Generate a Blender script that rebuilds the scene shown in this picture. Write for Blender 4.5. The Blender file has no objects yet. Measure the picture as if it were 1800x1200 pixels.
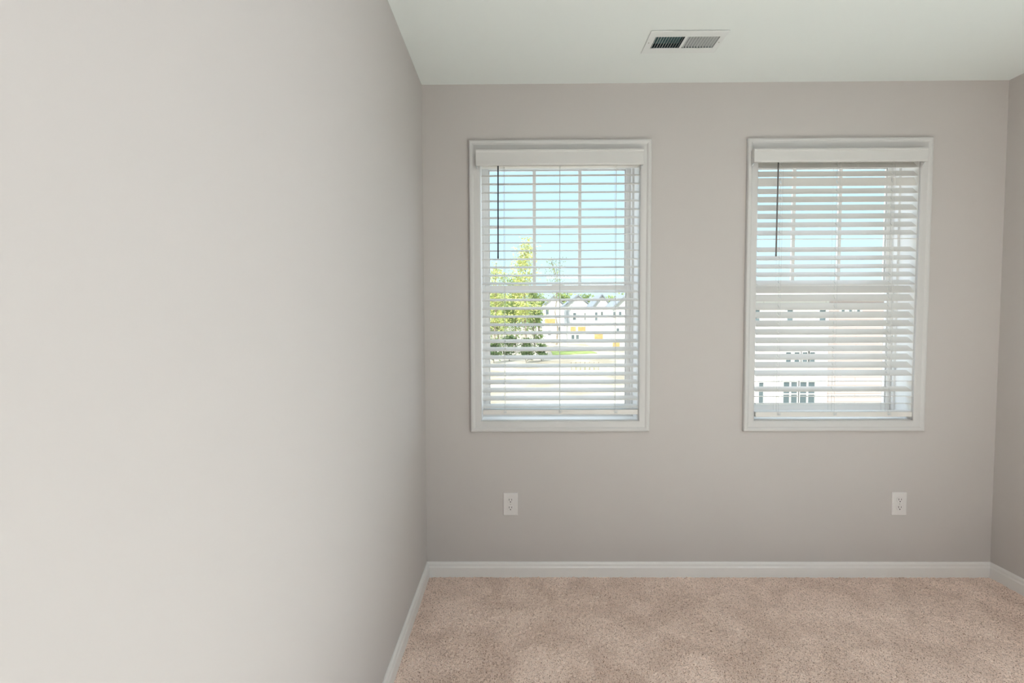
import bpy, bmesh, math, random
import numpy as np
from mathutils import Vector, Matrix
random.seed(7); rng = np.random.default_rng(11)
S = bpy.context.scene
C = S.collection

# ------------------------------------------------------------------ camera
F, PITCH, YAW, ROLL, H = 856.0, 0.04321, 0.0085, -0.00366, 1.29296
cy, sy = math.cos(YAW), math.sin(YAW)
FW = Vector((-sy*math.cos(PITCH), cy*math.cos(PITCH), -math.sin(PITCH)))
R0 = Vector((cy, sy, 0)); U0 = R0.cross(FW)
RT = R0*math.cos(ROLL) + U0*math.sin(ROLL)
UP = -R0*math.sin(ROLL) + U0*math.cos(ROLL)
cam_d = bpy.data.cameras.new('camera'); cam = bpy.data.objects.new('camera', cam_d); C.objects.link(cam)
cam_d.sensor_width = 36; cam_d.lens = F/1800*36; cam_d.clip_start = 0.02; cam_d.clip_end = 600
mw = Matrix.Identity(4)
for i in range(3):
    mw[i][0] = RT[i]; mw[i][1] = UP[i]; mw[i][2] = -FW[i]
mw[2][3] = H
cam.matrix_world = mw
S.camera = cam
def at(px, py, Y):
    """world point on the plane y = Y along the ray through photo pixel (px, py)"""
    d = FW + RT*((px-900)/F) - UP*((py-600)/F)
    return d*(Y/d.y) + Vector((0, 0, H))

# ------------------------------------------------------------------ world, sun, lamps, exposure
S.view_settings.view_transform = 'Standard'; S.view_settings.look = 'None'
S.view_settings.gamma = 1; S.view_settings.use_curve_mapping = False
S.view_settings.exposure = 0.22
w = bpy.data.worlds.new('sky'); S.world = w; w.use_nodes = True
nt = w.node_tree; nt.nodes.clear()
sk = nt.nodes.new('ShaderNodeTexSky'); sk.sky_type = 'NISHITA'; sk.sun_disc = False
sk.sun_elevation = math.radians(48); sk.sun_rotation = math.radians(200); sk.air_density = 0.9; sk.dust_density = 1.2; sk.ozone_density = 1.4
bg = nt.nodes.new('ShaderNodeBackground'); bg.inputs['Strength'].default_value = 0.31
wo = nt.nodes.new('ShaderNodeOutputWorld')
# cloud banks added out of view west, overhead and east to light the reveals; a hazy clear gap to the north
tc_ = nt.nodes.new('ShaderNodeTexCoord'); sp_ = nt.nodes.new('ShaderNodeSeparateXYZ'); nz_ = nt.nodes.new('ShaderNodeTexNoise'); nz_.inputs['Scale'].default_value = 4
ad_ = nt.nodes.new('ShaderNodeMath'); ad_.operation = 'MULTIPLY_ADD'; ad_.inputs[1].default_value = 0.12
rp_ = nt.nodes.new('ShaderNodeValToRGB'); e_ = rp_.color_ramp.elements
e_[0].position = 0.20; e_[0].color = (0, 0, 0, 1); e_[1].position = 0.34; e_[1].color = (1, 1, 1, 1)
q_ = e_.new(0.775); q_.color = (1, 1, 1, 1); q_ = e_.new(0.835); q_.color = (0, 0, 0, 1)
mx_ = nt.nodes.new('ShaderNodeMix'); mx_.data_type = 'RGBA'; mx_.inputs[7].default_value = (7.0, 8.1, 9.5, 1)
nt.links.new(tc_.outputs['Generated'], sp_.inputs[0]); nt.links.new(tc_.outputs['Generated'], nz_.inputs['Vector'])
nt.links.new(nz_.outputs['Fac'], ad_.inputs[0]); nt.links.new(sp_.outputs['Y'], ad_.inputs[2]); 
sh_ = nt.nodes.new('ShaderNodeMath'); sh_.operation = 'MULTIPLY_ADD'; sh_.inputs[1].default_value = 0.6; sh_.inputs[2].default_value = 0.37
nt.links.new(ad_.outputs[0], sh_.inputs[0]); nt.links.new(sh_.outputs[0], rp_.inputs['Fac'])
nt.links.new(rp_.outputs['Color'], mx_.inputs[0]); hz_ = nt.nodes.new('ShaderNodeMix'); hz_.data_type = 'RGBA'; hz_.inputs[0].default_value = 0.85; hz_.inputs[7].default_value = (2.05, 2.85, 3.05, 1)
nt.links.new(sk.outputs[0], hz_.inputs[6]); nt.links.new(hz_.outputs[2], mx_.inputs[6]); nt.links.new(mx_.outputs[2], bg.inputs['Color']); nt.links.new(bg.outputs[0], wo.inputs['Surface'])

def lamp(name, kind, loc, energy, col, **kw):
    d = bpy.data.lights.new(name, kind); d.energy = energy; d.color = col
    for k, v in kw.items(): setattr(d, k, v)
    o = bpy.data.objects.new(name, d); C.objects.link(o); o.location = loc; return o
def aim(o, v): o.rotation_euler = Vector(v).to_track_quat('-Z', 'Y').to_euler()
sun = lamp('sun', 'SUN', (-8, -20, 30), 4.6, (1.0, 0.95, 0.87), angle=math.radians(0.6)); aim(sun, (0.42, 0.72, -0.68))
# added spot through the side window; its bounce off the carpet lifts the ceiling
beam = lamp('added_floor_spot', 'SPOT', (6.1, 2.1, 5.6), 30000, (0.74, 0.95, 1.0), shadow_soft_size=0.25, spot_size=math.radians(13), spot_blend=0.5); aim(beam, Vector((0.95, 0.30, 0))-Vector((6.1, 2.1, 5.6)))
# added unseen lamp in the hallway, grading the back wall through the doorway
hall = lamp('hall_fill_lamp', 'AREA', (1.2, -3.1, 2.10), 21, (0.95, 0.96, 1.0), shape='RECTANGLE', size=1.5, size_y=0.5); aim(hall, (0, 1, -0.12))
# the ceiling fixture's bulb
bulb = lamp('ceiling_bulb', 'POINT', (1.45, -0.10, 2.27), 11, (1.0, 0.93, 0.84), shadow_soft_size=0.13)

# ------------------------------------------------------------------ materials
def mat(name, col, rough=0.6, spec=0.3, bump=None, noise=None, metal=0.0):
    """noise = (scale, colour2, lo, hi) mottles the colour; bump = (scale, strength)"""
    m = bpy.data.materials.new(name); m.use_nodes = True
    n = m.node_tree; b = n.nodes['Principled BSDF']
    b.inputs['Base Color'].default_value = (*col, 1); b.inputs['Roughness'].default_value = rough
    b.inputs['Specular IOR Level'].default_value = spec; b.inputs['Metallic'].default_value = metal
    tc = n.nodes.new('ShaderNodeTexCoord')
    if noise:
        t = n.nodes.new('ShaderNodeTexNoise'); t.inputs['Scale'].default_value = noise[0]; t.inputs['Detail'].default_value = 4
        r = n.nodes.new('ShaderNodeValToRGB'); r.color_ramp.elements[0].color = (*col, 1); r.color_ramp.elements[1].color = (*noise[1], 1)
        r.color_ramp.elements[0].position = noise[2]; r.color_ramp.elements[1].position = noise[3]
        n.links.new(tc.outputs['Object'], t.inputs['Vector']); n.links.new(t.outputs['Fac'], r.inputs['Fac']); n.links.new(r.outputs['Color'], b.inputs['Base Color'])
    if bump:
        t = n.nodes.new('ShaderNodeTexNoise'); t.inputs['Scale'].default_value = bump[0]; t.inputs['Detail'].default_value = 3
        k = n.nodes.new('ShaderNodeBump'); k.inputs['Strength'].default_value = bump[1]; k.inputs['Distance'].default_value = 0.002
        n.links.new(tc.outputs['Object'], t.inputs['Vector']); n.links.new(t.outputs['Fac'], k.inputs['Height']); n.links.new(k.outputs['Normal'], b.inputs['Normal'])
    return m
M = {}
M['wall'] = mat('greige_wall_paint', (0.580, 0.541, 0.522), 0.75, 0.2, bump=(140, 0.05))
M['ceil'] = mat('ceiling_paint', (0.83, 0.865, 0.85), 0.85, 0.1, bump=(120, 0.05))
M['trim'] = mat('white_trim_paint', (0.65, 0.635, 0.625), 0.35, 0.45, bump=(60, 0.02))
M['base'] = mat('baseboard_lit_paint', (0.82, 0.795, 0.775), 0.3, 0.5, bump=(60, 0.02))  # white trim paint again, lightened for the light falling low on the wall
M['vinyl'] = mat('white_vinyl', (0.90, 0.885, 0.86), 0.4, 0.4, bump=(50, 0.01))
M['slat'] = mat('white_blind_slat', (0.80, 0.775, 0.74), 0.42, 0.4, bump=(90, 0.02))
M['valance'] = mat('valance_shaded_slat', (0.68, 0.665, 0.65), 0.45, 0.35, bump=(90, 0.02))  # slat white darkened to hold the dimmer light high on the wall
M['cord'] = mat('blind_cord', (0.62, 0.62, 0.60), 0.8, 0.1, noise=(300, (0.7, 0.7, 0.68), 0.4, 0.6))
M['wand_dark'] = mat('dark_wand', (0.016, 0.022, 0.04), 0.3, 0.5, bump=(40, 0.02))
M['wand_grey'] = mat('grey_wand', (0.17, 0.16, 0.15), 0.3, 0.5, bump=(40, 0.02))
M['clear'] = mat('frosted_plastic', (0.72, 0.74, 0.75), 0.2, 0.5, bump=(40, 0.02))
M['plate'] = mat('outlet_white', (0.75, 0.715, 0.70), 0.3, 0.5, bump=(60, 0.01))
M['slot'] = mat('outlet_slot', (0.02, 0.018, 0.017), 0.6, 0.2, bump=(60, 0.01))
M['steel'] = mat('screw_steel', (0.6, 0.58, 0.55), 0.35, 0.5, metal=0.8, bump=(80, 0.02))
M['vent'] = mat('vent_enamel', (0.80, 0.82, 0.81), 0.4, 0.4, bump=(60, 0.01))
M['duct'] = mat('duct_metal', (0.03, 0.055, 0.065), 0.6, 0.3, noise=(20, (0.04, 0.07, 0.08), 0.3, 0.7))
M['damper'] = mat('damper_steel', (0.07, 0.17, 0.19), 0.4, 0.4, noise=(30, (0.13, 0.26, 0.28), 0.3, 0.7), metal=0.3)
M['door'] = mat('door_paint', (0.78, 0.77, 0.75), 0.4, 0.4, bump=(60, 0.02))
M['brass'] = mat('satin_nickel', (0.6, 0.57, 0.52), 0.3, 0.5, metal=1.0, bump=(80, 0.02))

def carpet_mat():
    m = bpy.data.materials.new('tan_plush_carpet'); m.use_nodes = True
    n = m.node_tree; L = n.links; b = n.nodes['Principled BSDF']
    b.inputs['Roughness'].default_value = 1.0; b.inputs['Specular IOR Level'].default_value = 0.05
    b.inputs['Sheen Weight'].default_value = 0.25; b.inputs['Sheen Roughness'].default_value = 0.5
    tc = n.nodes.new('ShaderNodeTexCoord')
    a = n.nodes.new('ShaderNodeTexNoise'); a.inputs['Scale'].default_value = 240; a.inputs['Detail'].default_value = 2.5
    r = n.nodes.new('ShaderNodeValToRGB'); e = r.color_ramp.elements
    e[0].position = 0.34; e[0].color = (0.30, 0.195, 0.145, 1)  # dark flecks: yarn tone with the shade between tufts put into the colour
    e[1].position = 0.70; e[1].color = (0.97, 0.82, 0.73, 1)
    x = e.new(0.45); x.color = (0.89, 0.675, 0.57, 1)
    L.new(tc.outputs['Object'], a.inputs['Vector']); L.new(a.outputs['Fac'], r.inputs['Fac'])
    # brushed-pile patches left by feet and a vacuum cleaner
    p = n.nodes.new('ShaderNodeTexNoise'); p.inputs['Scale'].default_value = 4.6; p.inputs['Detail'].default_value = 8; p.inputs['Distortion'].default_value = 0.7
    q = n.nodes.new('ShaderNodeValToRGB'); q.color_ramp.elements[0].position = 0.40; q.color_ramp.elements[1].position = 0.62
    q.color_ramp.elements[0].color = (0.87, 0.84, 0.82, 1); q.color_ramp.elements[1].color = (1.06, 1.06, 1.06, 1)
    L.new(tc.outputs['Object'], p.inputs['Vector']); L.new(p.outputs['Fac'], q.inputs['Fac'])
    mx = n.nodes.new('ShaderNodeMix'); mx.data_type = 'RGBA'; mx.blend_type = 'MULTIPLY'; mx.inputs[0].default_value = 1
    L.new(r.outputs['Color'], mx.inputs[6]); L.new(q.outputs['Color'], mx.inputs[7]); L.new(mx.outputs[2], b.inputs['Base Color'])
    k = n.nodes.new('ShaderNodeBump'); k.inputs['Strength'].default_value = 0.5; k.inputs['Distance'].default_value = 0.004
    L.new(a.outputs['Fac'], k.inputs['Height']); L.new(k.outputs['Normal'], b.inputs['Normal'])
    return m
M['carpet'] = carpet_mat()
def glass_mat():
    m = bpy.data.materials.new('window_glass'); m.use_nodes = True
    n = m.node_tree; n.nodes.clear(); L = n.links
    o = n.nodes.new('ShaderNodeOutputMaterial'); t = n.nodes.new('ShaderNodeBsdfTransparent'); t.inputs[0].default_value = (0.965, 0.985, 0.99, 1)
    g = n.nodes.new('ShaderNodeBsdfGlossy'); g.inputs['Roughness'].default_value = 0.02
    f = n.nodes.new('ShaderNodeFresnel'); f.inputs['IOR'].default_value = 1.45
    mx = n.nodes.new('ShaderNodeMixShader')
    ge = n.nodes.new('ShaderNodeNewGeometry'); iv = n.nodes.new('ShaderNodeMath'); iv.operation = 'SUBTRACT'; iv.inputs[0].default_value = 1   # reflect at the entry face only
    ml = n.nodes.new('ShaderNodeMath'); ml.operation = 'MULTIPLY'
    L.new(ge.outputs['Backfacing'], iv.inputs[1]); L.new(f.outputs[0], ml.inputs[0]); L.new(iv.outputs[0], ml.inputs[1])
    L.new(ml.outputs[0], mx.inputs[0]); L.new(t.outputs[0], mx.inputs[1]); L.new(g.outputs[0], mx.inputs[2]); L.new(mx.outputs[0], o.inputs['Surface'])
    return m
M['glass'] = glass_mat()
# outdoors
def omat(name, col, rough, spec, noise=None, bump=None):
    k = 1.2
    return mat(name, tuple(k*c for c in col), rough, spec, bump=bump, noise=noise and (noise[0], tuple(k*c for c in noise[1]), noise[2], noise[3]))
M['dirt'] = omat('sandy_dirt', (0.31, 0.26, 0.19), 0.95, 0.05, noise=(0.25, (0.46, 0.41, 0.34), 0.40, 0.62), bump=(2, 0.2))
M['grass'] = omat('lawn_grass', (0.20, 0.26, 0.07), 0.95, 0.05, noise=(1.2, (0.32, 0.36, 0.13), 0.35, 0.65))
M['leaf_y'] = omat('young_leaves', (0.42, 0.44, 0.13), 0.8, 0.1, noise=(0.9, (0.56, 0.56, 0.24), 0.35, 0.65))
M['leaf_g'] = omat('green_leaves', (0.17, 0.22, 0.07), 0.8, 0.1, noise=(0.7, (0.30, 0.36, 0.13), 0.35, 0.65))
M['leaf_d'] = omat('dark_leaves', (0.06, 0.10, 0.045), 0.8, 0.1, noise=(0.9, (0.15, 0.19, 0.08), 0.35, 0.65))
M['bark'] = omat('bark', (0.24, 0.20, 0.15), 0.9, 0.1, noise=(3, (0.36, 0.31, 0.25), 0.4, 0.6))
M['siding_w'] = omat('white_siding', (0.56, 0.55, 0.52), 0.6, 0.2, noise=(1.5, (0.60, 0.585, 0.56), 0.4, 0.6))
M['siding_g'] = omat('grey_siding', (0.30, 0.32, 0.335), 0.6, 0.2, noise=(1.5, (0.34, 0.355, 0.37), 0.4, 0.6))
M['osb'] = omat('tan_sheathing', (0.46, 0.31, 0.13), 0.7, 0.1, noise=(2, (0.50, 0.36, 0.17), 0.4, 0.6))
M['shingle'] = omat('grey_shingles', (0.22, 0.24, 0.26), 0.8, 0.1, noise=(4, (0.28, 0.295, 0.31), 0.4, 0.6))
M['housepane'] = omat('house_glass', (0.10, 0.13, 0.14), 0.15, 0.6, noise=(0.6, (0.15, 0.18, 0.19), 0.4, 0.6))
M['fence'] = omat('silt_fabric', (0.50, 0.52, 0.36), 0.9, 0.05, noise=(4, (0.58, 0.60, 0.42), 0.4, 0.6))
def lap_mat(name, c1, c2, pitch):
    m = bpy.data.materials.new(name); m.use_nodes = True; n = m.node_tree; b = n.nodes['Principled BSDF']; b.inputs['Roughness'].default_value = 0.7
    tc = n.nodes.new('ShaderNodeTexCoord'); br = n.nodes.new('ShaderNodeTexBrick')
    br.inputs['Color1'].default_value = (*c1, 1); br.inputs['Color2'].default_value = (*[0.96*v for v in c1], 1); br.inputs['Mortar'].default_value = (*c2, 1)
    br.inputs['Scale'].default_value = 1; br.inputs['Brick Width'].default_value = 2.4; br.inputs['Row Height'].default_value = pitch; br.inputs['Mortar Size'].default_value = 0.018
    mp = n.nodes.new('ShaderNodeMapping'); mp.inputs['Rotation'].default_value = (math.radians(90), 0, 0)
    n.links.new(tc.outputs['Object'], mp.inputs['Vector']); n.links.new(mp.outputs[0], br.inputs['Vector']); n.links.new(br.outputs['Color'], b.inputs['Base Color'])
    return m
M['lap_pink'] = lap_mat('pink_lap_siding', (0.64, 0.53, 0.495), (0.48, 0.37, 0.34), 0.16)
M['lap_white'] = lap_mat('cream_lap_siding', (0.80, 0.76, 0.71), (0.64, 0.60, 0.55), 0.16)

# ------------------------------------------------------------------ mesh helpers
class MB:
    def __init__(s): s.v = []; s.f = []; s.smooth = False
    def add(s, vs, fs):
        o = len(s.v); s.v += [tuple(v) for v in vs]; s.f += [tuple(i+o for i in f) for f in fs]; return s
    def box(s, a, b):
        (x0, y0, z0), (x1, y1, z1) = a, b
        vs = [(x, y, z) for x in (x0, x1) for y in (y0, y1) for z in (z0, z1)]
        return s.add(vs, [(0, 1, 3, 2), (4, 6, 7, 5), (0, 4, 5, 1), (2, 3, 7, 6), (0, 2, 6, 4), (1, 5, 7, 3)])
    def cbox(s, c, d): return s.box([c[i]-d[i]/2 for i in range(3)], [c[i]+d[i]/2 for i in range(3)])
    def loft(s, rings, close=True, caps=True):
        n = len(rings[0]); vs = [p for r in rings for p in r]; fs = []
        for k in range(len(rings)-1):
            for i in range(n if close else n-1):
                j = (i+1) % n; fs.append((k*n+i, k*n+j, (k+1)*n+j, (k+1)*n+i))
        if caps and close:
            fs.append(tuple(range(n))[::-1]); fs.append(tuple((len(rings)-1)*n+i for i in range(n)))
        return s.add(vs, fs)
    def tube(s, a, b, r0, r1=None, n=10):
        a, b = Vector(a), Vector(b); r1 = r0 if r1 is None else r1; d = (b-a).normalized(); u = d.orthogonal().normalized(); v = d.cross(u)
        ring = lambda c, r: [c+(u*math.cos(t)+v*math.sin(t))*r for t in (2*math.pi*i/n for i in range(n))]
        return s.loft([ring(a, r0), ring(b, r1)])
    def lathe(s, c, prof, n=32, axis='z'):
        c = Vector(c); rings = []
        for r, h in prof:
            ring = []
            for i in range(n):
                t = 2*math.pi*i/n; p = (r*math.cos(t), r*math.sin(t), h)
                if axis == 'y': p = (p[0], h, p[1])
                ring.append(c+Vector(p))
            rings.append(ring)
        return s.loft(rings)
    def sweep_rect(s, prof, x0, x1, z0, z1, y):
        """prof: closed list of (outward offset, distance towards the room); mitred round the rectangle, on the plane y"""
        rings = []
        for sx, sz in ((0, 0), (1, 0), (1, 1), (0, 1), (0, 0)):
            rings.append([((x1+u) if sx else (x0-u), y-d, (z1+u) if sz else (z0-u)) for u, d in prof])
        return s.loft(rings, caps=False)
    def build(s, name, m, parent=None, bevel=0, seg=2, smooth=False):
        me = bpy.data.meshes.new(name); me.from_pydata(s.v, [], s.f); me.validate()
        bm = bmesh.new(); bm.from_mesh(me); bmesh.ops.recalc_face_normals(bm, faces=bm.faces); bm.to_mesh(me); bm.free()
        me.materials.append(m); o = bpy.data.objects.new(name, me); C.objects.link(o)
        if parent is not None:
            o.parent = parent; o.location = -Vector(WORLD[parent.name]) if parent.name in WORLD else (0, 0, 0)
            WORLD[o.name] = (0, 0, 0)
        if bevel:
            bv = o.modifiers.new('bevel', 'BEVEL'); bv.width = bevel; bv.segments = seg; bv.limit_method = 'ANGLE'
        if smooth:
            for p in me.polygons: p.use_smooth = True
        return o
WORLD = {}
def empty(name, loc=(0, 0, 0)):
    o = bpy.data.objects.new(name, None); C.objects.link(o); o.location = loc; o.empty_display_size = 0.05
    WORLD[o.name] = tuple(loc); return o
def tag(o, label=None, cat=None, group=None, kind=None):
    for k, v in (('label', label), ('category', cat), ('group', group), ('kind', kind)):
        if v: o[k] = v
    return o
def struct(o): o['kind'] = 'structure'; return o

# ------------------------------------------------------------------ room shell
D, XL, XR, YR, ZC, TW = 2.4185, -0.456, 2.380, -2.1, 2.44, 0.19
O1 = (-0.1745, 0.6075, 0.792, 2.115)     # clear openings of the two windows x0 x1 z0 z1
O2 = (1.1785, 1.9630, 0.792, 2.115)
b = MB()
b.box((XL-.1, D, 0), (O1[0], D+TW, ZC)); b.box((O1[1], D, 0), (O2[0], D+TW, ZC)); b.box((O2[1], D, 0), (XR+.1, D+TW, ZC))
for o in (O1, O2):
    b.box((o[0], D, 0), (o[1], D+TW, o[2])); b.box((o[0], D, o[3]), (o[1], D+TW, ZC))
struct(b.build('wall_back', M['wall']))
struct(MB().box((XL-.1, YR, 0), (XL, D, ZC)).build('wall_left', M['wall']))
W3 = (-1.00, 1.35, 0.50, 2.10)            # unseen side opening, sized for the light on the left wall, y0 y1 z0 z1
b = MB(); b.box((XR, YR, 0), (XR+.1, W3[0], ZC)); b.box((XR, W3[1], 0), (XR+.1, D, ZC))
b.box((XR, W3[0], 0), (XR+.1, W3[1], W3[2])); b.box((XR, W3[0], W3[3]), (XR+.1, W3[1], ZC))
struct(b.build('wall_right', M['wall']))
b = MB(); b.box((XL-.1, YR-.1, 0), (.45, YR, ZC)); b.box((1.95, YR-.1, 0), (XR+.1, YR, ZC)); b.box((.45, YR-.1, 2.03), (1.95, YR, ZC))  # unseen rear opening, widened to spread the hall lamp evenly
struct(b.build('wall_rear', M['wall']))
b = MB(); b.box((XL-.1, YR-1.2, 0), (XR+.1, YR-1.1, ZC)); b.box((XL-.1, YR-1.1, 0), (XL, YR-.1, ZC)); b.box((XR, YR-1.1, 0), (XR+.1, YR-.1, ZC))
struct(b.build('wall_hallway', M['wall']))
struct(MB().box((XL-.1, YR-1.2, ZC), (XR+.1, D+TW, ZC+.15)).build('ceiling', M['ceil']))

# carpet: a real pile surface near the window wall, plain further back
def carpet():
    x0, x1, y0, y1, st = XL, XR, 0.9, D, 0.0042
    nx, ny = int((x1-x0)/st)+1, int((y1-y0)/st)+1
    X, Y = np.meshgrid(np.linspace(x0, x1, nx), np.linspace(y0, y1, ny))
    Z = rng.normal(0, 1, X.shape)
    K = Z.copy()
    for ax in (0, 1): K = (np.roll(K, 1, ax)+2*K+np.roll(K, -1, ax))/4
    Z = (0.5*Z+1.2*K)*0.0021
    jx, jy = rng.normal(0, .0007, X.shape), rng.normal(0, .0007, X.shape)
    jx[:, [0, -1]] = 0; jy[[0, -1], :] = 0
    Z = np.clip(Z, -.008, .006)-0.002; Z[0, :] = 0
    V = np.stack([X+jx, Y+jy, Z], -1).reshape(-1, 3)
    idx = np.arange(nx*ny).reshape(ny, nx)
    Q = np.stack([idx[:-1, :-1], idx[:-1, 1:], idx[1:, 1:], idx[1:, :-1]], -1).reshape(-1, 4)
    n = len(V)
    ex = [(XL-.1, YR-1.2, 0), (XR+.1, YR-1.2, 0), (XR+.1, y0, 0), (XL-.1, y0, 0),          # rear part
          (XL-.1, YR-1.2, -.2), (XR+.1, YR-1.2, -.2), (XR+.1, D+TW, -.2), (XL-.1, D+TW, -.2)]
    V = np.vstack([V, np.array(ex)]); fs = Q.tolist()+[[n, n+1, n+2, n+3], [n+4, n+7, n+6, n+5]]
    me = bpy.data.meshes.new('floor'); me.from_pydata(V.tolist(), [], fs)
    for p in me.polygons: p.use_smooth = True
    me.materials.append(M['carpet']); o = bpy.data.objects.new('floor', me); C.objects.link(o); struct(o)
carpet()

# baseboards: flat face, eased step and rounded top
BB = [(0, -.01), (.014, -.01), (.014, .046), (.0125, .050), (.0105, .054), (.0100, .062), (.008, .068), (.004, .072), (0, .0725)]
def baseboard(name, p0, p1, nrm):
    """runs p0 -> p1 along the wall, profile grows along nrm; ends mitred by 45 degrees"""
    p0, p1, nrm = Vector((*p0, 0)), Vector((*p1, 0)), Vector((*nrm, 0)); d = (p1-p0).normalized()
    b = MB(); b.loft([[p0+nrm*t+d*t+Vector((0, 0, z)) for t, z in BB], [p1+nrm*t-d*t+Vector((0, 0, z)) for t, z in BB]])
    struct(b.build(name, M['base']))
baseboard('baseboard_back', (XL, D), (XR, D), (0, -1))
baseboard('baseboard_left', (XL, YR), (XL, D), (1, 0))
baseboard('baseboard_right', (XR, D), (XR, YR), (-1, 0))

# ------------------------------------------------------------------ windows
CASE = [(0, 0), (0, .010), (.004, .0135), (.012, .0145), (.030, .0150), (.033, .0170), (.037, .0195), (.044, .0205), (.050, .0190), (.053, .014), (.053, 0)]
def window(name, O):
    x0, x1, z0, z1 = O
    r = struct(empty(name, ((x0+x1)/2, D, z0)))
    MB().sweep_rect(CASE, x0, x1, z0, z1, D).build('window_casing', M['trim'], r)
    # painted jamb lining the opening, whitened beyond the trim to stand for daylight
    MB().sweep_rect([(0, -.002), (-.0015, -.002), (-.0015, -.118), (0, -.118)], x0, x1, z0, z1, D).build('window_jamb', M['vinyl'], r)
    # vinyl frame with stepped tracks
    fr = [(-.0015, -.108), (-.012, -.108), (-.012, -.122), (-.009, -.124), (-.009, -.150), (-.012, -.152), (-.012, -.185), (-.0015, -.185)]
    MB().sweep_rect(fr, x0, x1, z0, z1, D).build('window_frame', M['vinyl'], r)
    zm = 1.456
    def sash(nm, za, zb, y0, y1, wb, wt):
        s = MB(); xa, xb, st = x0+.0095, x1-.0095, .024
        s.box((xa, y0, za), (xa+st, y1, zb)); s.box((xb-st, y0, za), (xb, y1, zb))
        s.box((xa+st, y0, za), (xb-st, y1, za+wb)); s.box((xa+st, y0, zb-wt), (xb-st, y1, zb))
        # glazing bead
        q = .005; g0, g1, h0, h1 = xa+st, xb-st, za+wb, zb-wt; ym = (y0+y1)/2
        s.sweep_rect([(0, 0), (-q, .004), (-q, -.004), (0, -.008)], g0, g1, h0, h1, ym-.002)
        o = s.build(nm, M['vinyl'], r, bevel=.0015)
        MB().box((g0+.001, ym-.002, h0+.001), (g1-.001, ym+.002, h1-.001)).build('glass_pane', M['glass'], o)
        return o, (g0, g1, h0, h1, ym)
    up, g = sash('upper_sash', zm-.018, z1-.0095, D+.1525, D+.179, .034, .030)
    gm = MB(); gx = g[1]-g[0]; mw_ = .0165
    for k in (1, 2):
        xc = g[0]+gx*k/3; gm.box((xc-mw_/2, g[4]-.006, g[2]), (xc+mw_/2, g[4]+.006, g[3]))
    zc = (g[2]+g[3])/2+.009
    for k in range(3):
        gm.box((g[0]+gx*k/3+(mw_/2 if k else 0), g[4]-.006, zc-mw_/2), (g[0]+gx*(k+1)/3-(mw_/2 if k < 2 else 0), g[4]+.006, zc+mw_/2))
    gm.build('muntin_grid', M['vinyl'], up)
    lo, g2 = sash('lower_sash', z0+.0095, zm+.016, D+.1245, D+.150, .048, .030)
    k = MB(); xm = (x0+x1)/2
    k.box((xm-.03, D+.130, zm+.016), (xm+.03, D+.148, zm+.022)); k.lathe((xm, D+.139, zm+.022), [(.009, 0), (.009, .008), (.007, .010)], 16)
    k.cbox((xm+.014, D+.137, zm+.028), (.034, .008, .006))
    k.build('sash_lock', M['vinyl'], lo)
    return r
window('window_1', O1)
window('window_2', O2)

# ------------------------------------------------------------------ blinds
YC = D+.016
TL = [3, 23.5, 24, 22, 22.5, 22, 21.5, 18.5, 14.5, 13.5, 13.5, 14, 15.5, 14, 16.5, 15.5, 14.5, 16, 12.5, 14, 15, 18, 20.5, 18.5, 15, 14, 17.5, 18.5, 18, 9]
ZL = [2.0462, 2.0052, 1.9641, 1.9233, 1.8816, 1.8401, 1.8001, 1.7588, 1.7181, 1.6772, 1.6379, 1.5962, 1.556, 1.5158, 1.4766, 1.4354, 1.3945, 1.3527, 1.3119, 1.2713, 1.2308, 1.1895, 1.1494, 1.1086, 1.0663, 1.0242, .9843, .9436, .9031, .8640]
TR = [46, 45.5, 65.5, 44, 46, 45.5, 42, 39.5, 36.5, 7, 35, 32.5, 30.5, 32, 32.5, 47.5, 45.5, 44.5, 40.5, 37.5, 33.5, 34, 32, 32, 33, 29, -6, 22.5, -7, -6]
ZR = [2.0457, 2.0049, 1.9659, 1.9218, 1.8818, 1.8414, 1.7999, 1.7586, 1.719, 1.6881, 1.6376, 1.5961, 1.5548, 1.5148, 1.4742, 1.4402, 1.3992, 1.3565, 1.3148, 1.2726, 1.2307, 1.1895, 1.1482, 1.1067, 1.0663, 1.0254, .9842, .9452, .9088, .8729]
def slat_mesh(x0, x1, cords):
    """a 50 mm slat with a rounded edge and an open route hole at every cord"""
    hw, th, hl, hx = .0248, .0014, .0095, .0021
    xs = [x0]
    for c in cords: xs += [c-hx, c+hx]
    xs.append(x1)
    b = MB()
    sec = [(-hw, -th*.4), (-hw+.001, -th), (hw-.001, -th), (hw, -th*.4), (hw, th*.4), (hw-.001, th), (-hw+.001, th), (-hw, th*.4)]
    def run(xa, xb, s): b.loft([[(xa, y, z) for y, z in s], [(xb, y, z) for y, z in s]])
    for i in range(len(xs)-1):
        if i % 2 == 0: run(xs[i], xs[i+1], sec)
        else:
            run(xs[i], xs[i+1], [(-hw, -th*.4), (-hw+.001, -th), (-hl, -th), (-hl, th), (-hw+.001, th), (-hw, th*.4)])
            run(xs[i], xs[i+1], [(hl, -th), (hw-.001, -th), (hw, -th*.4), (hw, th*.4), (hw-.001, th), (hl, th)])
    return b
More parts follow.
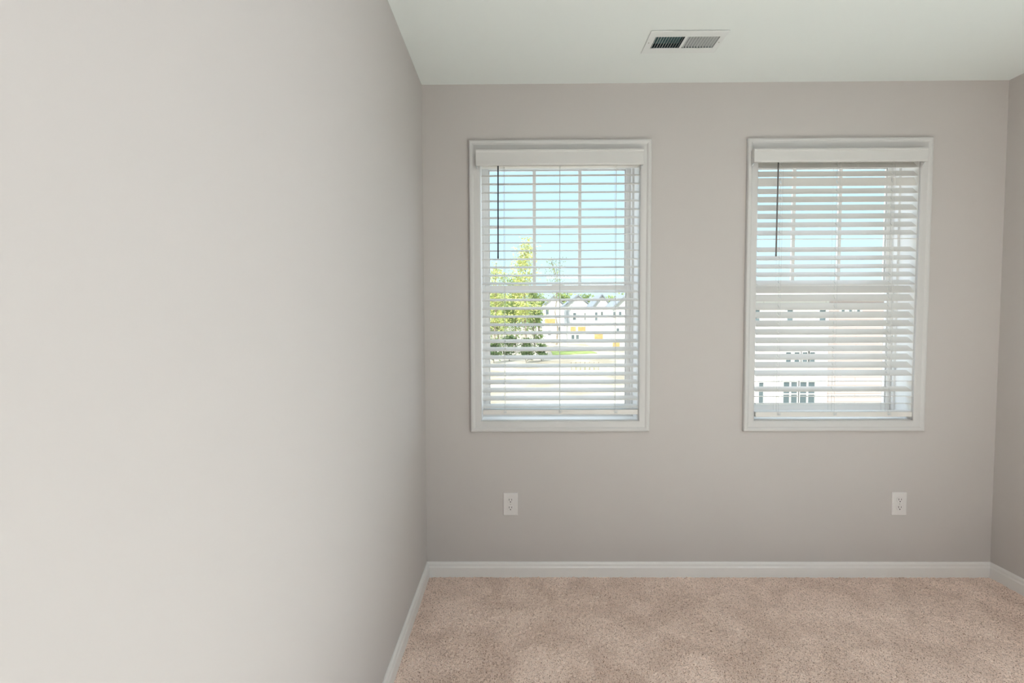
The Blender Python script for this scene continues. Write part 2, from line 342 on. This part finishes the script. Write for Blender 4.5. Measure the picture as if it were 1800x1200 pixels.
def blind(label, x0, x1, Zs, Ts, cords, vx, vz, wand, rail, wmat):
    xm = (x0+x1)/2
    r = empty('window_blind', (xm, YC, rail[0]))
    tag(r, label, 'window blind', 'white slatted blinds in the two windows')
    base = slat_mesh(x0-xm, x1-xm, [c-xm for c in cords])
    proto = None
    for z, t in zip(Zs, Ts):
        if proto is None:
            proto = base.build('slat', M['slat']); o = proto
        else:
            o = proto.copy(); C.objects.link(o)
        o.parent = r; o.location = (0, 0, z-rail[0]); o.rotation_euler = (math.radians(t), random.uniform(-.0008, .0008), 0)
    # head rail and the valance clipped over it
    MB().box((x0, YC-.024, 2.062), (x1, YC+.024, 2.108)).build('head_rail', M['slat'], r, bevel=.001)
    va, vb = vx; y0 = D-.044
    h = vz[1]-vz[0]
    vp = [(0, 0), (-.0035, .004), (-.004, .010), (-.004, h-.014), (-.0065, h-.009), (-.0065, h-.003), (-.004, h), (.004, h), (.005, h-.008), (.005, 0)]
    v = MB(); v.loft([[(x, y0+d, vz[0]+z) for d, z in vp] for x in (va, vb)])
    for xa, xb in ((va, va+.007), (vb-.007, vb)):
        v.box((xa, y0+.0051, vz[0]+.001), (xb, D-.0206, vz[1]-.001))
    v.build('valance', M['valance'], r, bevel=.0012)
    for xx in (va+.004, vb-.004):
        cl = MB(); cl.tube((xx, y0+.012, vz[0]-.002), (xx, y0+.020, vz[0]-.010), .003, .002); cl.tube((xx, y0+.012, vz[0]-.002), (xx, y0+.012, vz[0]+.002), .003)
        cl.build('valance_clip', M['clear'], r)
    # bottom rail
    MB().box((x0, YC-.026, rail[0]), (x1, YC+.026, rail[1])).build('bottom_rail', M['slat'], r, bevel=.003)
    # ladder and lift cords
    for c in cords:
        k = MB()
        for y in (-.0275, .0275): k.tube((c-.004 if y < 0 else c, YC+y, rail[0]+.006), (c-.004 if y < 0 else c, YC+y, 2.066), .0006, n=6)
        k.tube((c, YC, rail[1]), (c, YC, 2.066), .0008, n=6)
        for z, t in zip(Zs, Ts):            # rungs under each slat
            a = math.radians(t); cx, sx = .0270*math.cos(a), .0270*math.sin(a)
            k.tube((c-.004, YC-cx, z-sx-.0022), (c-.004, YC+cx, z+sx-.0022), .0005, n=5)
        k.build('ladder_cord', M['cord'], r)
        p = MB(); yb = YC-.0262
        p.lathe((c, yb, (rail[0]+rail[1])/2+.001), [(.0045, 0), (.0045, -.002), (.003, -.0035), (.001, -.004)], 14, 'y')
        pts = [(c+.014*math.sin(t)*(.55 if t < math.pi else 1)+(.004 if t > math.pi else 0), yb-.003-.0015*math.sin(2*t), (rail[0]+rail[1])/2+.003-.006*math.sin(2*t)) for t in [2*math.pi*i/16 for i in range(17)]]
        for q0, q1 in zip(pts[:-1], pts[1:]): p.tube(q0, q1, .0008, n=6)
        p.build('cord_button', M['clear'], r)
    # tilt wand on its hook
    wt, wb = wand
    k = MB(); k.tube(wt, wb, .0034, .0036, 10); k.lathe((wb[0], wb[1], wb[2]-.006), [(.0024, 0), (.0040, .003), (.0040, .012), (.0034, .014)], 12)
    w_ = k.build('tilt_wand', wmat, r, smooth=True)
    g = MB(); g.tube((wt[0], wt[1], wt[2]-.002), (wt[0], wt[1]+.018, wt[2]+.018), .0014); g.tube((wt[0], wt[1]+.018, wt[2]+.018), (wt[0], wt[1]+.03, wt[2]+.03), .0014)
    g.build('wand_hook', M['clear'], w_)
    return r
yw = D-.022
blind('white slatted blind in the left window, slats nearly open, black tilt wand hanging at left', O1[0]+.007, O1[1]-.003, ZL, TL, (-.0553, .2190, .4950), (-.1912, .6140), (2.0365, 2.1120),
      ((-.0848, yw, 2.061), (-.0870, yw, 1.600)), (.8235, .8480), M['wand_dark'])
blind('white slatted blind in the right window, slats tilted more closed with a few flipped flat', O2[0]+.008, O2[1]-.004, ZR, TR, (1.3020, 1.5770, 1.8440), (1.1400, 1.9640), (2.0440, 2.1080),
      ((1.2690, yw, 2.062), (1.2660, yw, 1.605)), (.8090, .8345), M['wand_grey'])

# ------------------------------------------------------------------ electrical outlets
def outlet(label, xc, zc):
    y = D; r = tag(empty('wall_outlet', (xc, y, zc)), label, 'outlet', 'white duplex outlets below the windows')
    # face plate with sloped rim
    pw, ph = .0372, .0580
    rect = lambda s, d: [(xc-pw+s, y-d, zc-ph+s), (xc+pw-s, y-d, zc-ph+s), (xc+pw-s, y-d, zc+ph-s), (xc-pw+s, y-d, zc+ph-s)]
    MB().loft([rect(0, 0), rect(0, .003), rect(.002, .0052), rect(.0045, .0062)]).build('face_plate', M['plate'], r, bevel=.0008)
    for s in (1, -1):
        c = zc+s*.0195
        prof = []
        for i in range(28):
            t = 2*math.pi*i/28; px, pz = .0172*math.cos(t), .0172*math.sin(t); pz = max(-.0142, min(.0142, pz)); prof.append((px, pz))
        o = MB().loft([[(xc+a, y-.0060, c+b_) for a, b_ in prof], [(xc+a, y-.0078, c+b_) for a, b_ in prof], [(xc+a*.95, y-.0084, c+b_*.95) for a, b_ in prof]]).build('receptacle', M['plate'], r)
        k = MB(); k.cbox((xc-.0064, y-.0082, c+.0040), (.0024, .0010, .0095)); k.cbox((xc+.0064, y-.0082, c+.0040), (.0022, .0010, .0080))
        k.lathe((xc, y-.0077, c-.0072), [(.0027, 0), (.0027, -.0010)], 14, 'y')
        k.build('plug_slots', M['slot'], o)
    k = MB(); k.lathe((xc, y-.006, zc), [(.0032, 0), (.0032, -.0008), (.0020, -.0016)], 16, 'y'); k.build('plate_screw', M['steel'], r)
outlet('white duplex wall outlet below the left window', -.0312, .3698)
outlet('white duplex wall outlet below the right window', 1.9139, .3704)

# ------------------------------------------------------------------ ceiling register
def vent():
    x0, x1, y0, y1 = .540, .853, 1.9875, 2.1500
    sx0, sx1, sy0, sy1 = .5690, .8300, 2.0265, 2.1115; xm = .6945
    z = ZC
    r = tag(empty('ceiling_vent', ((x0+x1)/2, (y0+y1)/2, z)), 'white two-way ceiling vent with slanted louvres in front of the windows', 'vent')
    f = MB(); zt = z-.0042
    for a, b_ in (((x0+.0019, y0+.0019), (sx0, y1-.0019)), ((sx1, y0+.0019), (x1-.0019, y1-.0019)), ((sx0, y0+.0019), (sx1, sy0)), ((sx0, sy1), (sx1, y1-.0019)), ((xm-.005, sy0), (xm+.005, sy1))):
        f.box((*a, zt), (*b_, z-.0015))
    # sloping rim
    rect = lambda s, zz: [(x0+s, y0+s, zz), (x1-s, y0+s, zz), (x1-s, y1-s, zz), (x0+s, y1-s, zz)]
    rg = [rect(0, z-.0021), rect(0, z-.0032), rect(.0020, zt)]
    f.loft(rg, caps=False)
    f.build('vent_frame', M['vent'], r)
    for side, (a, b_) in ((-1, (sx0, xm-.005)), (1, (xm+.005, sx1))):
        n = 11
        for i in range(n):
            xc = a+(b_-a)*(i+.5)/n; t = -math.radians(32)*side
            u = Vector((math.sin(t), 0, math.cos(t))); v = Vector((math.cos(t), 0, -math.sin(t)))
            c0 = Vector((xc, 0, zt+.0048))
            q = [c0+u*su*.0047+v*sv*.0004 for su, sv in ((-1, -1), (1, -1), (1, 1), (-1, 1))]
            MB().loft([[(p.x, sy0, p.z) for p in q], [(p.x, sy1, p.z) for p in q]]).build('louvre', M['vent'], r)
    # damper plate seen between the louvres on the left
    MB().box((sx0, sy0+.03, zt+.021), (xm-.006, sy1, zt+.0225)).build('damper', M['damper'], r)
    d = MB(); q = .0018
    d.box((sx0-q, sy0-q, zt+.06), (sx1+q, sy1+q, zt+.062))
    for a, b_ in (((sx0-q, sy0-q), (sx0, sy1+q)), ((sx1, sy0-q), (sx1+q, sy1+q)), ((sx0, sy0-q), (sx1, sy0)), ((sx0, sy1), (sx1, sy1+q))): d.box((*a, z-.001), (*b_, zt+.06))
    d.build('duct_boot', M['duct'], r)
    for xx in (x0+.012, x1-.012): MB().lathe((xx, (y0+y1)/2, zt), [(.0030, 0), (.0030, -.0008), (.0015, -.0014)], 14).build('vent_screw', M['steel'], r)
vent()
# opening for the register in the ceiling slab
ceil = bpy.data.objects['ceiling']
me = bpy.data.meshes.new('ceiling'); b = MB(); vx0, vx1, vy0, vy1 = .567, .832, 2.0245, 2.1135
for a, c in (((XL-.1, YR-1.2), (vx0, D+TW)), ((vx1, YR-1.2), (XR+.1, D+TW)), ((vx0, YR-1.2), (vx1, vy0)), ((vx0, vy1), (vx1, D+TW))): b.box((*a, ZC), (*c, ZC+.15))
me.from_pydata(b.v, [], b.f); me.materials.append(M['ceil']); ceil.data = me

# ------------------------------------------------------------------ behind the photographer: ceiling lamp, door, side window
r = tag(empty('ceiling_lamp', (1.45, -.10, ZC)), 'round white flush ceiling lamp behind the camera', 'ceiling lamp')
MB().lathe((1.45, -.10, ZC), [(.16, 0), (.165, -.02), (.15, -.035), (.145, -.035)], 40).build('lamp_base', M['trim'], r)
dx, dz = XR, 0
r = struct(empty('door_1', (1.2, YR, 0)))
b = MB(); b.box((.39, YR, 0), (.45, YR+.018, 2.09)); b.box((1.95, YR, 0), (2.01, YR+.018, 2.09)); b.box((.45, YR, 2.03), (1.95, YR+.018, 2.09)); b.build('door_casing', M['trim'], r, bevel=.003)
r = struct(empty('window_3', (XR, (W3[0]+W3[1])/2, W3[2])))
y0, y1, z0, z1 = W3
b = MB()
for t, (a, c) in enumerate((((y0-.053, z0-.053), (y0, z1+.053)), ((y1, z0-.053), (y1+.053, z1+.053)), ((y0, z0-.053), (y1, z0)), ((y0, z1), (y1, z1+.053)))): b.box((XR-.018, a[0], a[1]), (XR, c[0], c[1]))
b.build('window_casing', M['trim'], r, bevel=.003)
b = MB(); ym = (y0+y1)/2
for a, c in (((y0, z0), (y0+.035, z1)), ((y1-.035, z0), (y1, z1)), ((y0+.035, z0), (y1-.035, z0+.035)), ((y0+.035, z1-.035), (y1-.035, z1)), ((ym-.02, z0+.035), (ym+.02, z1-.035))): b.box((XR+.05, a[0], a[1]), (XR+.09, c[0], c[1]))
f = b.build('window_frame', M['vinyl'], r, bevel=.002)
MB().box((XR+.068, y0+.036, z0+.036), (XR+.072, y1-.036, z1-.036)).build('glass_pane', M['glass'], f)

# ------------------------------------------------------------------ outdoors (the room is on the upper floor)
GZ = -3.0
struct(MB().box((-160, 6, GZ-.5), (200, 320, GZ)).build('ground', M['dirt']))
def lawn(label, pts, top):
    b = MB(); n = len(pts); b.loft([[(x, y, GZ) for x, y in pts], [(x, y, GZ+top) for x, y in pts]])
    tag(b.build('lawn', M['grass']), label, 'grass', None, 'stuff')
g = lambda px, Y: at(px, 600, Y).x
lawn('green lawn in front of the far townhouses', [(g(972, 60), 60), (g(1050, 63), 63), (g(1034, 69), 69), (g(968, 69), 69)], .06)

def tree(name, label, cat, px, top_py, Y, width_px, m, n, leaf, group, bare=.3, trunk_r=.16, low=.25):
    base = at(px, 600, Y); base.z = GZ; topz = at(px, top_py, Y).z; hgt = topz-GZ; W = width_px*Y/F/2
    r = tag(empty(name, base), label, cat, group)
    t = MB(); prev = base; rr = trunk_r
    for k in range(1, 6):
        q = base+Vector((random.uniform(-.1, .1)*W, random.uniform(-.1, .1)*W, hgt*k/5*.95)); t.tube(prev, q, rr, rr*.72, 8); prev = q; rr *= .72
    tips = []
    for k in range(16):
        h = random.uniform(low, .88); a = random.uniform(0, 6.283); s = W*random.uniform(.45, .95)*(1.15-h*.75)
        p0 = base+Vector((0, 0, hgt*h*.9)); p1 = base+Vector((math.cos(a)*s, math.sin(a)*s, hgt*min(.97, h+.1))); t.tube(p0, p1, trunk_r*.3, trunk_r*.08, 6); tips.append(p1); tips.append((p0+p1)/2)
    tips += [base+Vector((random.uniform(-.25, .25)*W, random.uniform(-.25, .25)*W, hgt*random.uniform(.75, .95))) for _ in range(5)]
    t.build('trunk', M['bark'], r)
    f = MB(); cs = [(p, random.uniform(.3, .55)*W) for p in tips if random.random() > bare*.5]
    for i in range(n):
        c, s = random.choice(cs); p = c+Vector((random.gauss(0, .55)*s, random.gauss(0, .55)*s, random.gauss(0, .42)*s*1.3))
        if p.z > topz or p.z < GZ+.2: continue
        u = Vector((random.gauss(0, 1), random.gauss(0, 1), random.gauss(0, 1))).normalized(); v = u.orthogonal().normalized(); l = leaf*random.uniform(.6, 1.2)
        f.add([p-u*l, p+v*l*.45, p+u*l, p-v*l*.45], [(0, 1, 2, 3)])
    f.build('foliage', m, r)
    return r
G = 'trees beyond the vacant lot'
tree('young_tree', 'tallest yellow-green tree seen through the left window', 'tree', 922, 418, 56, 62, M['leaf_y'], 2600, .17, G, .2, low=.3)
tree('young_tree', 'yellow-green tree at the far left edge of the left window', 'tree', 872, 455, 61, 52, M['leaf_y'], 1500, .16, G, .4)
tree('young_tree', 'sparse thin tree right of the tallest tree, against the sky', 'tree', 978, 452, 84, 56, M['leaf_g'], 420, .17, G, .6, low=.5)
tree('leafy_tree', 'broad green tree below the tallest tree, left of the townhouses', 'tree', 905, 482, 66.5, 64, M['leaf_g'], 3000, .18, G, .1, low=.1)
tree('leafy_tree', 'green tree standing beside the leftmost far townhouse', 'tree', 940, 506, 71.5, 44, M['leaf_g'], 2200, .18, G, .1, low=.08)
tree('leafy_tree', 'green tree in front of the far left trees', 'tree', 876, 512, 72, 48, M['leaf_g'], 2400, .16, G, .1, low=.05)
for i, (px, py, wd, lb) in enumerate(((868, 596, 30, 'dark green bush at the left edge under the trees'), (895, 590, 34, 'dark green bush under the broad green tree'), (925, 594, 30, 'dark green bush under the tallest tree'), (952, 604, 22, 'low dark bush at the right end of the tree group'))):
    tree('bush', lb, 'bush', px, py, 49+2.6*(i % 2), wd, M['leaf_d'], 900, .15, 'bushes under the trees', 0, trunk_r=.05, low=.1)
for i, px in enumerate((868, 905, 948, 990, 1030, 1068, 1104)):
    tree('distant_tree', 'pale green tree in the distant tree line behind the townhouses', 'tree', px, 514+(i % 3)*3, 150+13*(i % 3), 50, M['leaf_g'], 900, .6, 'distant tree line', 0, trunk_r=.3, low=.1)

def hwin(px, py, wpx, hpx, Y, parent, cols=1):
    """house window as frame + pane, by its photo position on the facade plane"""
    c = at(px, py, Y); s = Y/F; w_, h_ = wpx*s, hpx*s; fr = .07
    o = MB().sweep_rect([(0, -.02), (0, .05), (fr, .05), (fr, -.02)], c.x-w_/2, c.x+w_/2, c.z-h_/2, c.z+h_/2, Y)
    for k in range(1, cols): x = c.x-w_/2+w_*k/cols; o.box((x-.03, Y-.05, c.z-h_/2), (x+.03, Y-.012, c.z+h_/2))
    if cols > 1: o.box((c.x-w_/2, Y-.045, c.z-.025), (c.x+w_/2, Y-.012, c.z+.025))
    o = o.build('house_window', M['siding_w'], parent)
    MB().box((c.x-w_/2, Y-.011, c.z-h_/2), (c.x+w_/2, Y-.001, c.z+h_/2)).build('window_pane', M['housepane'], o)
def townhouse(label, px0, px1, eave, ridge, Y, dep, wall, panels=(), wins=(), garage=None, gable=True, group='far townhouses'):
    x0, x1 = at(px0, 568, Y).x, at(px1, 568, Y).x; ze = at((px0+px1)/2, eave, Y).z; zr = at((px0+px1)/2, ridge, Y).z; xm = (x0+x1)/2
    r = tag(empty('townhouse', (xm, Y, GZ)), label, 'townhouse', group)
    b = MB(); b.box((x0, Y, GZ), (x1, Y+dep, ze))
    if gable: b.loft([[(x0, y, ze), (x1, y, ze), (xm, y, zr)] for y in (Y, Y+dep)])
    b.build('house_wall', wall, r)
    t = .25; ov = .4
    b = MB()
    if gable:
        for sgn, xe in ((1, x0), (-1, x1)):
            b.loft([[(xm, y, zr+.02), (xm, y, zr+.02+t), (xe, y, ze+.02+t), (xe, y, ze+.02)] for y in (Y-ov, Y+dep)])
    else:
        b.box((x0, Y-ov, ze), (x1, Y+dep, ze+t))
    b.build('house_roof', M['shingle'] if gable else M['siding_w'], r)
    for a0, a1, p0, p1, m in panels:
        A, B = at(a0, p1, Y), at(a1, p0, Y); MB().box((A.x, Y-.06, A.z), (B.x, Y-.001, B.z)).build('wall_panel', m, r)
    for q in wins: hwin(*q[:4], Y-(.061 if len(q) > 5 else 0), r, q[4] if len(q) > 4 else 1)
    if garage:
        A, B = at(garage[0], garage[3], Y), at(garage[1], garage[2], Y); MB().box((A.x, Y-.05, max(A.z, GZ)), (B.x, Y-.001, B.z)).build('garage_door', M['siding_w'], r)
    return r
townhouse('white townhouse farthest left in the distant row', 956, 991, 536, 521, 96, 7.4, M['siding_w'], [(958, 976, 560, 572, M['osb'])], [(962, 548, 5, 9), (985, 579, 6, 9), (966, 585, 5, 8)])
townhouse('distant townhouse with a grey bay and two tan panels', 991.5, 1040, 539, 520, 88, 7.4, M['siding_w'], [(992, 1001, 545, 573, M['siding_g']), (1003, 1012, 574, 583, M['osb']), (1016, 1038, 574, 583, M['osb'])], [(1010, 556, 5, 12), (1030, 556, 5, 12), (1007, 592, 5, 7), (1015, 592, 5, 7)])
townhouse('distant townhouse with a wide tan panel above its door', 1040.5, 1075, 541, 519, 80, 7.4, M['siding_w'], [(1045, 1073, 586, 597, M['osb'])], [(1048, 556, 4, 14), (1058, 552, 3, 8), (1068, 553, 3, 8), (1062, 605, 5, 7)])
townhouse('nearest white townhouse at the right end of the distant row', 1075.5, 1124, 543, 520, 72, 7.4, M['siding_w'], [(1077, 1089, 602, 609, M['osb'])], [(1080, 553, 4, 10), (1090, 553, 4, 10), (1086, 582, 4, 10), (1085, 618, 5, 12), (1110, 560, 5, 12)])
# the close pair filling the view of the right window
townhouse('cream townhouse with paired windows close behind the right blind', 1296, 1457, 524, 500, 19, 7, M['lap_white'],
          [], [(1330, 555, 9, 20), (1388, 555, 10, 20), (1445, 555, 11, 20), (1337, 690, 8, 36), (1388, 692, 24, 42, 2), (1418, 692, 26, 42, 2), (1385, 628, 9, 18), (1400, 628, 9, 18), (1414, 628, 9, 18), (1427, 628, 9, 18)], None, False, 'close townhouses')
townhouse('pink lap sided townhouse at the right edge of the right window view', 1457.5, 1640, 524, 500, 19, 7, M['lap_pink'], [], [(1481, 548, 6, 10), (1494, 548, 6, 10), (1508, 548, 6, 10)], None, False, 'close townhouses')
# silt fence on the vacant lot
a0, a1 = at(1004, 650, 42), at(1052, 650, 42)
r = tag(empty('silt_fence', ((a0.x+a1.x)/2, 42, GZ)), 'low grey-green silt fence across the sandy lot', 'fence')
MB().box((a0.x, 41.99, GZ), (a1.x, 42.0, GZ+.5)).build('fence_fabric', M['fence'], r)
for k in range(7):
    x = a0.x+(a1.x-a0.x)*k/6; MB().cbox((x, 41.96, GZ+.35), (.05, .05, .7)).build('fence_post', M['bark'], r)
bpy.context.view_layer.update()
